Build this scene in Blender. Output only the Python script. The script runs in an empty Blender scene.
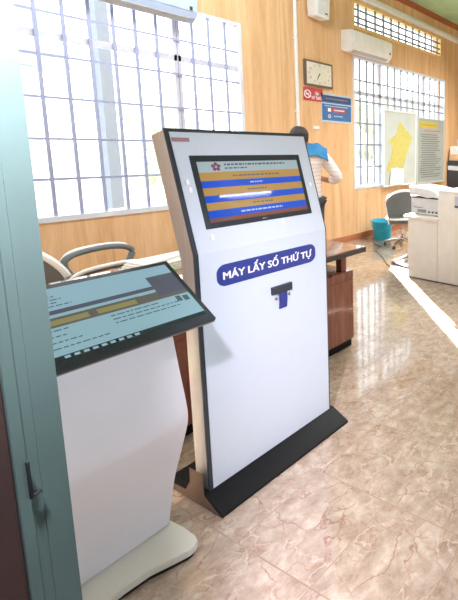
import bpy, bmesh, math, random
from mathutils import Vector, Matrix
random.seed(7)
S = bpy.context.scene
COL = S.collection
PI = math.pi

# ------------------------------------------------------------------ materials
def srgb(r, g, b):
    f = lambda c: (c/12.92 if c <= .04045 else ((c+.055)/1.055)**2.4)
    return (f(r/255), f(g/255), f(b/255), 1)

class N:
    """tiny node helper"""
    def __init__(s, name):
        s.m = bpy.data.materials.new(name); s.m.use_nodes = True
        s.t = s.m.node_tree; s.t.nodes.clear()
        s.out = s.t.nodes.new('ShaderNodeOutputMaterial')
    def n(s, typ, **kw):
        x = s.t.nodes.new(typ)
        for k, v in kw.items():
            if k.startswith('i_'):
                x.inputs[k[2:].replace('_', ' ')].default_value = v
            else: setattr(x, k, v)
        return x
    def l(s, a, b): s.t.links.new(a, b)
    def math(s, op, a, b=None, c=None):
        x = s.t.nodes.new('ShaderNodeMath'); x.operation = op
        for i, v in enumerate((a, b, c)):
            if v is None: continue
            if isinstance(v, (int, float)): x.inputs[i].default_value = v
            else: s.l(v, x.inputs[i])
        return x.outputs[0]
    def ramp(s, fac, stops):
        x = s.t.nodes.new('ShaderNodeValToRGB')
        e = x.color_ramp.elements
        while len(e) < len(stops): e.new(.5)
        for i, (p, c) in enumerate(stops): e[i].position = p; e[i].color = c
        s.l(fac, x.inputs[0]); return x.outputs[0]
    def mix(s, fac, a, b, mode='MIX'):
        x = s.t.nodes.new('ShaderNodeMixRGB'); x.blend_type = mode
        for i, v in enumerate((fac, a, b)):
            if isinstance(v, (int, float)): x.inputs[i].default_value = v
            elif isinstance(v, tuple): x.inputs[i].default_value = v
            else: s.l(v, x.inputs[i])
        return x.outputs[0]

def mat(name, col, rough=.5, metal=0., spec=.5, emit=None, es=0., var=.06, scale=9., bump=0., coat=0.):
    k = N(name)
    b = k.n('ShaderNodeBsdfPrincipled')
    tc = k.n('ShaderNodeTexCoord')
    no = k.n('ShaderNodeTexNoise', i_Scale=scale, i_Detail=4.)
    k.l(tc.outputs['Object'], no.inputs['Vector'])
    dark = tuple(c*(1-var) for c in col[:3])+(1,); lite = tuple(min(1, c*(1+var)) for c in col[:3])+(1,)
    k.l(k.ramp(no.outputs['Fac'], [(.3, dark), (.7, lite)]), b.inputs['Base Color'])
    b.inputs['Roughness'].default_value = rough; b.inputs['Metallic'].default_value = metal
    b.inputs['Specular IOR Level'].default_value = spec
    b.inputs['Coat Weight'].default_value = coat
    if emit: b.inputs['Emission Color'].default_value = emit; b.inputs['Emission Strength'].default_value = es
    if bump:
        bp = k.n('ShaderNodeBump', i_Strength=bump, i_Distance=.01)
        n2 = k.n('ShaderNodeTexNoise', i_Scale=scale*6, i_Detail=3.)
        k.l(tc.outputs['Object'], n2.inputs['Vector']); k.l(n2.outputs['Fac'], bp.inputs['Height']); k.l(bp.outputs[0], b.inputs['Normal'])
    k.l(b.outputs[0], k.out.inputs[0])
    return k.m

def mat_screen(name, col, es=.7, rough=.04):
    return mat(name, tuple(c*.3 for c in col[:3])+(1,), rough, emit=col, es=es, var=.03, spec=.5)

def mat_floor():
    k = N('marbled_ceramic_tile')
    b = k.n('ShaderNodeBsdfPrincipled'); g = k.n('ShaderNodeNewGeometry')
    sp = k.n('ShaderNodeSeparateXYZ'); k.l(g.outputs['Position'], sp.inputs[0])
    u = k.math('DIVIDE', k.math('SUBTRACT', sp.outputs[0], .919), .4)
    v = k.math('DIVIDE', k.math('SUBTRACT', sp.outputs[1], .733), .4)
    def edge(a):
        f = k.math('FRACT', a); return k.math('MINIMUM', f, k.math('SUBTRACT', 1., f))
    grout = k.math('LESS_THAN', k.math('MINIMUM', edge(u), edge(v)), .0065)
    # per tile random offset
    cx = k.n('ShaderNodeCombineXYZ'); k.l(k.math('FLOOR', u), cx.inputs[0]); k.l(k.math('FLOOR', v), cx.inputs[1])
    wn = k.n('ShaderNodeTexWhiteNoise'); wn.noise_dimensions = '3D'; k.l(cx.outputs[0], wn.inputs[0])
    off = k.n('ShaderNodeVectorMath', operation='SCALE'); k.l(wn.outputs['Color'], off.inputs[0]); off.inputs['Scale'].default_value = 30.
    ad = k.n('ShaderNodeVectorMath', operation='ADD'); k.l(g.outputs['Position'], ad.inputs[0]); k.l(off.outputs[0], ad.inputs[1])
    vec = ad.outputs[0]
    warp = k.n('ShaderNodeTexNoise', i_Scale=5., i_Detail=5.); k.l(vec, warp.inputs['Vector'])
    ws = k.n('ShaderNodeVectorMath', operation='SCALE'); k.l(warp.outputs['Color'], ws.inputs[0]); ws.inputs['Scale'].default_value = .34
    wa = k.n('ShaderNodeVectorMath', operation='ADD'); k.l(vec, wa.inputs[0]); k.l(ws.outputs[0], wa.inputs[1])
    def veins(scale, w):
        vo = k.n('ShaderNodeTexVoronoi', i_Scale=scale, i_Randomness=1.); vo.feature = 'DISTANCE_TO_EDGE'
        k.l(wa.outputs[0], vo.inputs['Vector'])
        return k.ramp(vo.outputs['Distance'], [(0., (1, 1, 1, 1)), (w, (0, 0, 0, 1))])
    brk = k.n('ShaderNodeTexNoise', i_Scale=7., i_Detail=2.); k.l(vec, brk.inputs['Vector'])
    mask = k.ramp(brk.outputs['Fac'], [(.45, (0, 0, 0, 1)), (.62, (1, 1, 1, 1))])
    cloud = k.n('ShaderNodeTexNoise', i_Scale=14., i_Detail=6., i_Roughness=.7); k.l(vec, cloud.inputs['Vector'])
    base = k.ramp(cloud.outputs['Fac'], [(.3, srgb(144, 127, 110)), (.5, srgb(169, 153, 136)), (.72, srgb(196, 183, 167))])
    f1 = k.mix(1., veins(6.5, .032), mask, 'MULTIPLY')
    c1 = k.mix(k.math('MULTIPLY', f1, .7), base, srgb(132, 84, 60))
    f3 = k.mix(1., veins(13., .045), k.ramp(brk.outputs['Fac'], [(.40, (1, 1, 1, 1)), (.56, (0, 0, 0, 1))]), 'MULTIPLY')
    c1 = k.mix(k.math('MULTIPLY', f3, .55), c1, srgb(146, 98, 72))
    m2 = k.ramp(brk.outputs['Fac'], [(.38, (1, 1, 1, 1)), (.5, (0, 0, 0, 1))])
    f2 = k.mix(1., veins(8.5, .05), m2, 'MULTIPLY')
    c2 = k.mix(k.math('MULTIPLY', f2, .35), c1, srgb(238, 226, 208))
    c3 = k.mix(grout, c2, srgb(150, 128, 108))
    k.l(c3, b.inputs['Base Color'])
    k.l(k.math('ADD', k.math('MULTIPLY', grout, .4), k.math('ADD', .05, k.math('MULTIPLY', cloud.outputs['Fac'], .08))), b.inputs['Roughness'])
    b.inputs['Coat Weight'].default_value = .7; b.inputs['Coat Roughness'].default_value = .06
    bp = k.n('ShaderNodeBump', i_Strength=.4, i_Distance=.002); k.l(k.math('SUBTRACT', 1., grout), bp.inputs['Height']); k.l(bp.outputs[0], b.inputs['Normal'])
    k.l(b.outputs[0], k.out.inputs[0]); return k.m

def mat_wood(name, c0, c1, c2, axis=2, rough=.4, seams=None, scale=14., coat=0.):
    k = N(name); b = k.n('ShaderNodeBsdfPrincipled')
    g = k.n('ShaderNodeNewGeometry') if seams else k.n('ShaderNodeTexCoord')
    src = g.outputs['Position'] if seams else g.outputs['Object']
    mp = k.n('ShaderNodeMapping'); sc = [1., 1., 1.]; sc[axis] = .06; mp.inputs['Scale'].default_value = sc
    k.l(src, mp.inputs['Vector'])
    n1 = k.n('ShaderNodeTexNoise', i_Scale=scale, i_Detail=5., i_Distortion=.6); k.l(mp.outputs[0], n1.inputs['Vector'])
    n2 = k.n('ShaderNodeTexNoise', i_Scale=scale*9, i_Detail=2.); k.l(mp.outputs[0], n2.inputs['Vector'])
    f = k.math('ADD', k.math('MULTIPLY', n1.outputs['Fac'], .7), k.math('MULTIPLY', n2.outputs['Fac'], .3))
    c = k.ramp(f, [(.34, c0), (.5, c1), (.66, c2)])
    if seams:
        sp = k.n('ShaderNodeSeparateXYZ'); k.l(src, sp.inputs[0])
        fr = k.math('FRACT', k.math('DIVIDE', k.math('SUBTRACT', sp.outputs[0], .1), seams))
        ln = k.math('LESS_THAN', fr, .006)
        c = k.mix(k.math('MULTIPLY', ln, .35), c, tuple(x*.4 for x in c0[:3])+(1,))
    k.l(c, b.inputs['Base Color']); b.inputs['Roughness'].default_value = rough; b.inputs['Coat Weight'].default_value = coat
    k.l(b.outputs[0], k.out.inputs[0]); return k.m

def mat_glass(name, tint=(1, 1, 1, 1), refl=.5):
    k = N(name)
    tr = k.n('ShaderNodeBsdfTransparent'); tr.inputs[0].default_value = tint
    gl = k.n('ShaderNodeBsdfGlossy'); gl.inputs['Roughness'].default_value = .02
    no = k.n('ShaderNodeTexNoise', i_Scale=3.)
    fr = k.n('ShaderNodeFresnel', i_IOR=1.45)
    mx = k.n('ShaderNodeMixShader')
    k.l(k.math('MULTIPLY', fr.outputs[0], k.math('ADD', refl, k.math('MULTIPLY', no.outputs['Fac'], .02))), mx.inputs[0])
    k.l(tr.outputs[0], mx.inputs[1]); k.l(gl.outputs[0], mx.inputs[2]); k.l(mx.outputs[0], k.out.inputs[0])
    return k.m

def mat_brushed(name, col, rough=.35):
    k = N(name); b = k.n('ShaderNodeBsdfPrincipled'); tc = k.n('ShaderNodeTexCoord')
    mp = k.n('ShaderNodeMapping'); mp.inputs['Scale'].default_value = (1, 1, .02); k.l(tc.outputs['Object'], mp.inputs['Vector'])
    no = k.n('ShaderNodeTexNoise', i_Scale=160., i_Detail=3.); k.l(mp.outputs[0], no.inputs['Vector'])
    k.l(k.ramp(no.outputs['Fac'], [(.3, tuple(c*.85 for c in col[:3])+(1,)), (.7, col)]), b.inputs['Base Color'])
    b.inputs['Metallic'].default_value = .45; b.inputs['Roughness'].default_value = rough
    k.l(b.outputs[0], k.out.inputs[0]); return k.m

M = dict(
    floor=mat_floor(),
    wall=mat_wood('wood_grain_wall_panel', srgb(214, 168, 122), srgb(230, 188, 144), srgb(240, 204, 164), 2, .38, seams=1.22, scale=12.),
    reddish=mat_wood('reddish_base_wood', srgb(142, 80, 52), srgb(168, 102, 70), srgb(188, 124, 90), 0, .4),
    plain=mat('pale_plaster', srgb(225, 215, 200), .8, bump=.1),
    ceiling=None,
    white=mat('white_paint', srgb(242, 244, 248), .4),
    barglare=mat('glare_paled_bar_paint', srgb(166, 174, 208), .5),  # bar colour paled towards blue to imitate window glare
    bargrey=mat('grey_window_paint', srgb(142, 150, 164), .5),
    whiteframe=mat('white_window_paint', srgb(222, 228, 240), .45),
    reveal=mat('cream_yellow_reveal', srgb(240, 205, 140), .5),
    sash=mat('lavender_window_sash', srgb(208, 210, 226), .45),
    glass=mat_glass('window_glass', (.97, .99, 1, 1)),
    green=mat('grey_green_gloss_paint', srgb(52, 70, 67), .45, var=.10, scale=5.),
    brownleaf=mat('dark_brown_door', srgb(32, 19, 16), .5, var=.2),
    black=mat('black_metal', srgb(13, 16, 20), .5, spec=.25),
    blackgloss=mat('black_glass_bezel', srgb(44, 51, 56), .35, spec=.3),
    slate=mat('dark_slate_trim', srgb(50, 58, 68), .35),
    silver=mat_brushed('brushed_silver', srgb(196, 198, 202), .4),
    panel=mat('white_backed_glass', srgb(205, 217, 232), .16, coat=.3, var=.01),
    tabletwhite=mat('satin_white_sheet', srgb(216, 216, 224), .3, var=.02),
    navy=mat('navy_vinyl', srgb(48, 62, 140), .35, var=.03),
    textwhite=mat('white_lettering', srgb(244, 246, 250), .5, var=0.),
    deskred=mat_wood('polished_red_brown_wood', srgb(112, 62, 52), srgb(138, 84, 70), srgb(158, 104, 88), 2, .18, coat=.5),
    desktop=mat_wood('polished_desktop', srgb(126, 92, 78), srgb(152, 116, 98), srgb(176, 142, 122), 0, .08, coat=.8),
    deskedge=mat('dark_grey_edge', srgb(74, 70, 70), .35),
    chairgrey=mat('grey_chair_plastic', srgb(112, 120, 124), .6, bump=.1),
    chairwhite=mat('white_chair_shell', srgb(250, 250, 250), .35),
    chrome=mat('chrome', srgb(215, 215, 218), .15, metal=1.),
    bucket=mat('turquoise_plastic', srgb(40, 168, 200), .35),
    counter=mat('cream_laminate', srgb(250, 246, 240), .45, var=.03),
    printer=mat('printer_white', srgb(228, 230, 236), .45),
    dark=mat('dark_grey_plastic', srgb(58, 60, 64), .5),
    midgrey=mat('mid_grey_plastic', srgb(140, 144, 148), .5),
    paper=mat('white_paper', srgb(244, 244, 242), .8),
    limegreen=mat('lime_green_plastic', srgb(150, 225, 95), .5),
    board=mat('grey_green_board', srgb(196, 206, 204), .35, var=.06, scale=4.),
    board2=mat('grey_notice_sheet', srgb(166, 174, 172), .35, var=.08, scale=3.),
    mapyellow=mat('map_yellow', srgb(204, 196, 116), .5, var=.1, scale=30.),
    headyellow=mat('header_yellow', srgb(196, 178, 66), .5),
    textgrey=mat('print_grey', srgb(122, 128, 128), .6),
    textred=mat('print_red', srgb(190, 110, 110), .6),
    clockface=mat('clock_face_ivory', srgb(232, 228, 216), .4),
    clockframe=mat('clock_frame_brown', srgb(112, 94, 84), .4),
    signred=mat('sign_red', srgb(196, 74, 84), .5),
    signblue=mat('sign_blue', srgb(72, 118, 176), .45, var=.12, scale=3.),
    signnavy=mat('sign_navy', srgb(62, 80, 130), .45),
    signpale=mat('sign_pale_blue', srgb(190, 214, 236), .5),
    skin=mat('skin', srgb(178, 124, 96), .55),
    hair=mat('black_hair', srgb(52, 48, 48), .6, var=.3, scale=60.),
    trousers=mat('charcoal_cloth', srgb(58, 58, 64), .85, bump=.15),
    bluecloth=mat('blue_cloth', srgb(52, 132, 190), .8, var=.18, bump=.2),
    acwhite=mat('ac_white', srgb(244, 246, 252), .4),
    acvent=mat('ac_vent_grey', srgb(190, 190, 188), .5),
    acblue=mat('ac_pale_blue_white', srgb(184, 202, 232), .4),
    leaf=mat('pale_foliage', srgb(186, 192, 164), .8, var=.25, scale=6.),
    bark=mat('bark', srgb(150, 140, 128), .9),
    outwall=mat('outside_plaster', srgb(205, 210, 222), .9),
    outroof=mat('outside_roof_blue_grey', srgb(148, 156, 168), .8),
    outpost=mat('outside_post_grey', srgb(112, 120, 130), .8),
    outground=mat('outside_paving', srgb(215, 208, 200), .9),
    cable=mat('grey_cable', srgb(110, 96, 90), .6),
)
def mat_ceiling():
    k = N('green_ceiling_panel'); b = k.n('ShaderNodeBsdfPrincipled'); g = k.n('ShaderNodeNewGeometry')
    sp = k.n('ShaderNodeSeparateXYZ'); k.l(g.outputs['Position'], sp.inputs[0])
    w = k.math('FRACT', k.math('DIVIDE', sp.outputs[0], .12))
    no = k.n('ShaderNodeTexNoise', i_Scale=2.5, i_Detail=4.); k.l(g.outputs['Position'], no.inputs['Vector'])
    c = k.ramp(no.outputs['Fac'], [(.3, srgb(168, 206, 160)), (.7, srgb(194, 226, 184))])
    c = k.mix(k.math('MULTIPLY', k.math('LESS_THAN', w, .12), .25), c, srgb(110, 140, 110))
    k.l(c, b.inputs['Base Color']); b.inputs['Roughness'].default_value = .5
    k.l(b.outputs[0], k.out.inputs[0]); return k.m
M['ceiling'] = mat_ceiling()
def mat_shirt():
    k = N('pale_pink_striped_cotton'); b = k.n('ShaderNodeBsdfPrincipled'); tc = k.n('ShaderNodeTexCoord')
    sp = k.n('ShaderNodeSeparateXYZ'); k.l(tc.outputs['Object'], sp.inputs[0])
    no = k.n('ShaderNodeTexNoise', i_Scale=6., i_Detail=3.); k.l(tc.outputs['Object'], no.inputs['Vector'])
    z = k.math('ADD', sp.outputs[2], k.math('MULTIPLY', no.outputs['Fac'], .06))
    f = k.math('FRACT', k.math('DIVIDE', z, .042))
    c = k.mix(k.math('MULTIPLY', k.math('LESS_THAN', f, .3), .45), srgb(250, 242, 242), srgb(214, 196, 204))
    k.l(c, b.inputs['Base Color']); b.inputs['Roughness'].default_value = .85
    k.l(b.outputs[0], k.out.inputs[0]); return k.m
M['shirt'] = mat_shirt()

# ------------------------------------------------------------------ mesh helpers
def cube(bm, x0, x1, y0, y1, z0, z1, bev=0., T=None):
    r = bmesh.ops.create_cube(bm, size=1.)
    vs = r['verts']
    for v in vs:
        v.co = Vector(((x0+x1)/2+v.co.x*(x1-x0), (y0+y1)/2+v.co.y*(y1-y0), (z0+z1)/2+v.co.z*(z1-z0)))
    if bev > 0:
        es = list({e for v in vs for e in v.link_edges})
        rr = bmesh.ops.bevel(bm, geom=es, offset=bev, segments=2, affect='EDGES', profile=.7)
        vs = list({v for f in rr['faces'] for v in f.verts} | {v for v in vs if v.is_valid})
    if T:
        for v in vs: v.co = T @ v.co
    return vs

def prism(bm, pts, a, b, axis='x', T=None, bev=0.):
    """extrude a 2D outline; axis x: pts=(y,z); axis y: pts=(x,z); axis z: pts=(x,y)"""
    def mk(p, t):
        if axis == 'x': return Vector((t, p[0], p[1]))
        if axis == 'y': return Vector((p[0], t, p[1]))
        return Vector((p[0], p[1], t))
    v0 = [bm.verts.new(mk(p, a)) for p in pts]; v1 = [bm.verts.new(mk(p, b)) for p in pts]
    n = len(pts); fs = [bm.faces.new(v0), bm.faces.new(v1[::-1])]
    for i in range(n): fs.append(bm.faces.new((v0[i], v1[i], v1[(i+1) % n], v0[(i+1) % n])))
    bmesh.ops.recalc_face_normals(bm, faces=fs)
    vs = v0+v1
    if bev > 0:
        es = list({e for f in fs for e in f.edges})
        rr = bmesh.ops.bevel(bm, geom=es, offset=bev, segments=2, affect='EDGES', profile=.7)
        vs = list({v for f in rr['faces'] for v in f.verts} | {v for v in vs if v.is_valid})
    if T:
        for v in vs: v.co = T @ v.co
    return vs

def lathe(bm, prof, c=(0, 0, 0), seg=28, T=None):
    rings = []
    for r, z in prof:
        if r < 1e-5: rings.append([bm.verts.new((c[0], c[1], c[2]+z))])
        else: rings.append([bm.verts.new((c[0]+r*math.cos(2*PI*i/seg), c[1]+r*math.sin(2*PI*i/seg), c[2]+z)) for i in range(seg)])
    fs = []
    for A, B in zip(rings, rings[1:]):
        for i in range(seg):
            j = (i+1) % seg
            if len(A) == 1 and len(B) == 1: continue
            if len(A) == 1: fs.append(bm.faces.new((A[0], B[j], B[i])))
            elif len(B) == 1: fs.append(bm.faces.new((A[i], A[j], B[0])))
            else: fs.append(bm.faces.new((A[i], A[j], B[j], B[i])))
    bmesh.ops.recalc_face_normals(bm, faces=fs)
    if T:
        for ring in rings:
            for v in ring: v.co = T @ v.co

def tube(bm, pts, r, seg=8, closed=False, sx=1., flat=None):
    pts = [Vector(p) for p in pts]; n = len(pts); rings = []
    up = Vector((0, 0, 1))
    for i, p in enumerate(pts):
        if closed: d = pts[(i+1) % n]-pts[i-1]
        else: d = pts[min(i+1, n-1)]-pts[max(i-1, 0)]
        d.normalize()
        u = d.cross(up)
        if u.length < 1e-3: u = d.cross(Vector((1, 0, 0)))
        u.normalize(); w = u.cross(d)
        rr = r[i] if isinstance(r, (list, tuple)) else r
        rings.append([bm.verts.new(p+u*rr*math.cos(2*PI*k/seg)*sx+w*rr*math.sin(2*PI*k/seg)) for k in range(seg)])
    m = n if closed else n-1; fs = []
    for i in range(m):
        A, B = rings[i], rings[(i+1) % n]
        for k in range(seg): fs.append(bm.faces.new((A[k], A[(k+1) % seg], B[(k+1) % seg], B[k])))
    if not closed: fs += [bm.faces.new(rings[0][::-1]), bm.faces.new(rings[-1])]
    bmesh.ops.recalc_face_normals(bm, faces=fs)

def smooth(pts, n=6):
    """Catmull-Rom through points"""
    P = [Vector(p) for p in pts]; out = []
    for i in range(len(P)-1):
        a, b, c, d = P[max(i-1, 0)], P[i], P[i+1], P[min(i+2, len(P)-1)]
        for k in range(n):
            t = k/n
            out.append(.5*((2*b)+(c-a)*t+(2*a-5*b+4*c-d)*t*t+(3*b-a-3*c+d)*t**3))
    out.append(P[-1]); return out

def obj(name, bm, m, parent=None, sm=False, angle=40):
    me = bpy.data.meshes.new(name); bm.to_mesh(me); bm.free()
    for x in (m if isinstance(m, (list, tuple)) else [m]): me.materials.append(x)
    o = bpy.data.objects.new(name, me); COL.objects.link(o)
    if parent: o.parent = parent
    if sm:
        for p in me.polygons: p.use_smooth = True
        try: me.set_sharp_from_angle(angle=math.radians(angle))
        except Exception: pass
    return o

def tag(o, label, cat, group=None):
    o['label'] = label; o['category'] = cat
    if group: o['group'] = group
    return o
def thing(name, label, cat, loc=(0, 0, 0), rz=0, group=None):
    o = bpy.data.objects.new(name, None); COL.objects.link(o); o.empty_display_size = .1
    o.location = loc; o.rotation_euler = (0, 0, rz)
    return tag(o, label, cat, group)
def struct(name, bm, m, parent=None, sm=False):
    o = obj(name, bm, m, parent, sm)
    if not parent: o['kind'] = 'structure'
    return o
def B(): return bmesh.new()
def box(name, m, parent, x0, x1, y0, y1, z0, z1, bev=0., T=None, sm=False):
    bm = B(); cube(bm, x0, x1, y0, y1, z0, z1, bev, T); return obj(name, bm, m, parent, sm or bev > 0)

def quads(name, rects, parent, T=None):
    """rects: (u0,u1,v0,v1,w,material) flat rectangles in a plane (x=u, z=v, y=-w toward viewer)"""
    bm = B(); mats = []
    for u0, u1, v0, v1, w, m in rects:
        if m not in mats: mats.append(m)
        vs = [bm.verts.new(T @ Vector(p) if T else p) for p in ((u0, -w, v0), (u1, -w, v0), (u1, -w, v1), (u0, -w, v1))]
        f = bm.faces.new(vs); f.material_index = mats.index(m)
    return obj(name, bm, mats, parent)

def poly(bm, pts, T=None, mi=0):
    f = bm.faces.new([bm.verts.new(T @ Vector(p) if T else Vector(p)) for p in pts]); f.material_index = mi; return f

def lettering(name, txt, size, m, parent, T, align='CENTER', bold=0., width=None, extrude=.0006, height=None):
    cu = bpy.data.curves.new(name+'_curve', 'FONT'); cu.body = txt; cu.size = size; cu.align_x = align
    cu.extrude = extrude; cu.resolution_u = 3; cu.space_line = .95
    tmp = bpy.data.objects.new(name+'_tmp', cu); COL.objects.link(tmp)
    dg = bpy.context.evaluated_depsgraph_get(); dg.update()
    me = bpy.data.meshes.new_from_object(tmp.evaluated_get(dg)); me.name = name
    bpy.data.objects.remove(tmp)
    xs = [v.co.x for v in me.vertices] or [0]; ys = [v.co.y for v in me.vertices] or [0]
    s = width/max(1e-6, max(xs)-min(xs)) if width else 1.
    sy = height/max(1e-6, max(ys)-min(ys)) if height else s
    cx = (max(xs)+min(xs))/2; cy = (max(ys)+min(ys))/2
    for v in me.vertices:
        c = v.co.copy()
        if align == 'CENTER': c.x -= cx
        c.y -= cy
        v.co = T @ Vector((c.x*s, -c.z, c.y*sy))
    if bold:
        b0 = bmesh.new()
        for k9, (ox, oz) in enumerate(((-bold, 0), (bold, 0), (0, bold*.7), (0, -bold*.7))):
            m3 = me.copy(); off = T.to_3x3() @ Vector((ox, -.00002*k9, oz))
            for v in m3.vertices: v.co += off
            b0.from_mesh(m3); bpy.data.meshes.remove(m3)
        b0.to_mesh(me); b0.free()
    me.materials.clear(); me.materials.append(m)
    o = bpy.data.objects.new(name, me); COL.objects.link(o); o.parent = parent; return o
def At(x, y, z): return Matrix.Translation((x, y, z))

# ================================================================== SETTING
WY = 4.852            # window wall plane
CEIL = 3.95
bm = B(); cube(bm, -1.2, 9.2, -1.6, 5.06, -.1, 0); struct('floor', bm, M['floor'])
bm = B(); cube(bm, -1.2, 9.2, -1.6, 5.06, CEIL, CEIL+.1); struct('ceiling', bm, M['ceiling'])
# window wall with openings
ops = [(.80, 3.27, .80, 2.80), (4.93, 7.41, .80, 2.80), (4.94, 7.25, 3.19, 3.585)]
xs = sorted({-1.2, 9.2} | {o[0] for o in ops} | {o[1] for o in ops}); zs = sorted({0, CEIL} | {o[2] for o in ops} | {o[3] for o in ops})
bm = B()
for i in range(len(xs)-1):
    run = None
    for j in range(len(zs)-1):
        cx, cz = (xs[i]+xs[i+1])/2, (zs[j]+zs[j+1])/2
        hole = any(o[0] < cx < o[1] and o[2] < cz < o[3] for o in ops)
        if not hole: run = (run[0] if run else zs[j], zs[j+1])
        if (hole or j == len(zs)-2) and run:
            cube(bm, xs[i], xs[i+1], WY, WY+.2, run[0], run[1]); run = None
struct('wall_back', bm, M['wall'])
bm = B(); cube(bm, 9.0, 9.2, -1.6, WY, 0, CEIL); struct('wall_right', bm, M['wall'])
bm = B(); cube(bm, -1.2, -1.0, -1.6, WY, 0, CEIL); struct('wall_left', bm, M['wall'])
bm = B()
cube(bm, -1.0, .205, .84, .96, 0, CEIL); cube(bm, 1.74, 9.0, .84, .96, 0, CEIL); cube(bm, .205, 1.74, .84, .96, 2.45, CEIL)
struct('wall_front', bm, M['plain'])
bm = B(); cube(bm, -1.2, 9.2, -1.8, -1.6, 0, CEIL); struct('wall_corridor', bm, M['plain'])
bm = B(); cube(bm, -1.0, 9.0, WY-.012, WY, 0, .10, .004); struct('baseboard_back', bm, M['reddish'])
bm = B(); prism(bm, [(WY, 3.605), (WY-.035, 3.61), (WY-.05, 3.66), (WY-.035, 3.71), (WY, 3.715)], -1.0, 9.0, 'x', bev=.004)
struct('trim_1', bm, M['white'], sm=True)
bm = B(); prism(bm, [(WY, 3.865), (WY-.03, 3.87), (WY-.055, 3.91), (WY-.06, CEIL), (WY, CEIL)], -1.0, 9.0, 'x')
struct('trim_2', bm, M['reddish'])

def window(name, x0, x1, z0, z1, vbars, hbars, barm, thick_h=(), mull=(), framem=None):
    bm = B(); f = .035
    cube(bm, x0, x0+f, WY-.008, WY+.12, z0, z1); cube(bm, x1-f, x1, WY-.008, WY+.12, z0, z1)
    cube(bm, x0+f, x1-f, WY-.008, WY+.12, z1-f, z1); cube(bm, x0+f, x1-f, WY-.012, WY+.12, z0, z0+f*1.3)
    root = struct(name, bm, framem or M['whiteframe'])
    bm = B(); hw = .0165 if z1-z0 < 1 else (.0115 if x0 < 2 else .0135)
    for x in vbars: cube(bm, x-hw, x+hw, WY+.004, WY+.018, z0+f, z1-f)
    for z in hbars: cube(bm, x0+f, x1-f, WY+.006, WY+.016, z-hw*.9, z+hw*.9)
    struct('window_grille', bm, barm, root)
    bm = B()
    for z in thick_h: cube(bm, x0+f, x1-f, WY+.03, WY+.075, z-.028, z+.028)
    for x in mull: cube(bm, x-.03, x-.004, WY+.03, WY+.075, z0+f, z1-f); cube(bm, x+.004, x+.03, WY+.03, WY+.075, z0+f, z1-f)
    if thick_h or mull: struct('window_sash', bm, M['sash'], root)
    bm = B(); cube(bm, x0+f, x1-f, WY+.05, WY+.054, z0+f, z1-f); struct('window_pane', bm, M['glass'], root)
    return root
vA = [.97, 1.13, 1.29, 1.48, 1.648, 1.81, 1.972, 2.135, 2.295, 2.459, 2.772, 2.931, 3.10]
hA = [2.481, 2.148, 1.815, 1.482, 1.152]
window('window_1', .80, 3.27, .80, 2.80, vA, hA, M['barglare'], (2.307,), (1.43, 2.64))
vB = [5.084, 5.229, 5.381, 5.712, 5.879, 6.046, 6.214, 6.381, 6.548, 6.895, 7.066, 7.216]
window('window_2', 4.93, 7.41, .80, 2.80, vB, [2.454, 2.148, 1.812, 1.487, 1.141], M['bargrey'], (2.27,), (5.545, 6.74))
vT = [5.063, 5.227, 5.422, 5.61, 5.795, 5.99, 6.174, 6.367, 6.546, 6.734, 6.93, 7.117]
window('window_3', 4.94, 7.25, 3.19, 3.585, vT, [3.466, 3.361, 3.279], M['bargrey'], framem=M['reveal'])

# door frame (jamb) and the open leaf beside the camera
bm = B()
prism(bm, [(.205, .80), (.254, .80), (.254, .90), (.246, .96), (.205, .96)], 0, 2.5, 'z', bev=.002)
cube(bm, .2055, .2165, .7985, .80, 0, 2.5); cube(bm, .2275, .2535, .7985, .80, 0, 2.5)
dj = struct('door_1', bm, M['green'], sm=False)
bm = B(); cube(bm, -.62, .2045, .803, .838, .02, 2.42, .003); struct('door_leaf', bm, M['brownleaf'], dj)
bm = B(); cube(bm, .2135, .2165, .790, .795, 1.085, 1.14, .0005); tube(bm, [(.215, .792, 1.09), (.221, .792, 1.088), (.225, .792, 1.091)], .0022)
struct('door_latch', bm, M['black'], dj, True)
bm = B(); cube(bm, .206, .2165, .792, .7955, 1.545, 1.575, .001); struct('door_hinge', bm, M['chrome'], dj)

# conduit, switch
bm = B(); tube(bm, [(3.962, WY-.018, .5), (3.962, WY-.018, CEIL)], .022, 10)
for z in (.8, 1.9, 2.8, 3.5): cube(bm, 3.93, 3.994, WY-.02, WY, z-.012, z+.012)
tag(obj('cable_conduit', bm, M['white'], sm=True), 'white vertical cable conduit on wood-grain wall left of the clock', 'conduit')
s = thing('light_switch', 'small white switch plate on wall below the red sign', 'switch', (4.255, WY, 1.705))
box('plate', M['white'], s, -.05, .05, -.012, 0, -.022, .022, .003); box('rocker', M['acwhite'], s, -.012, .012, -.016, -.012, -.012, .012, .001)

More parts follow.
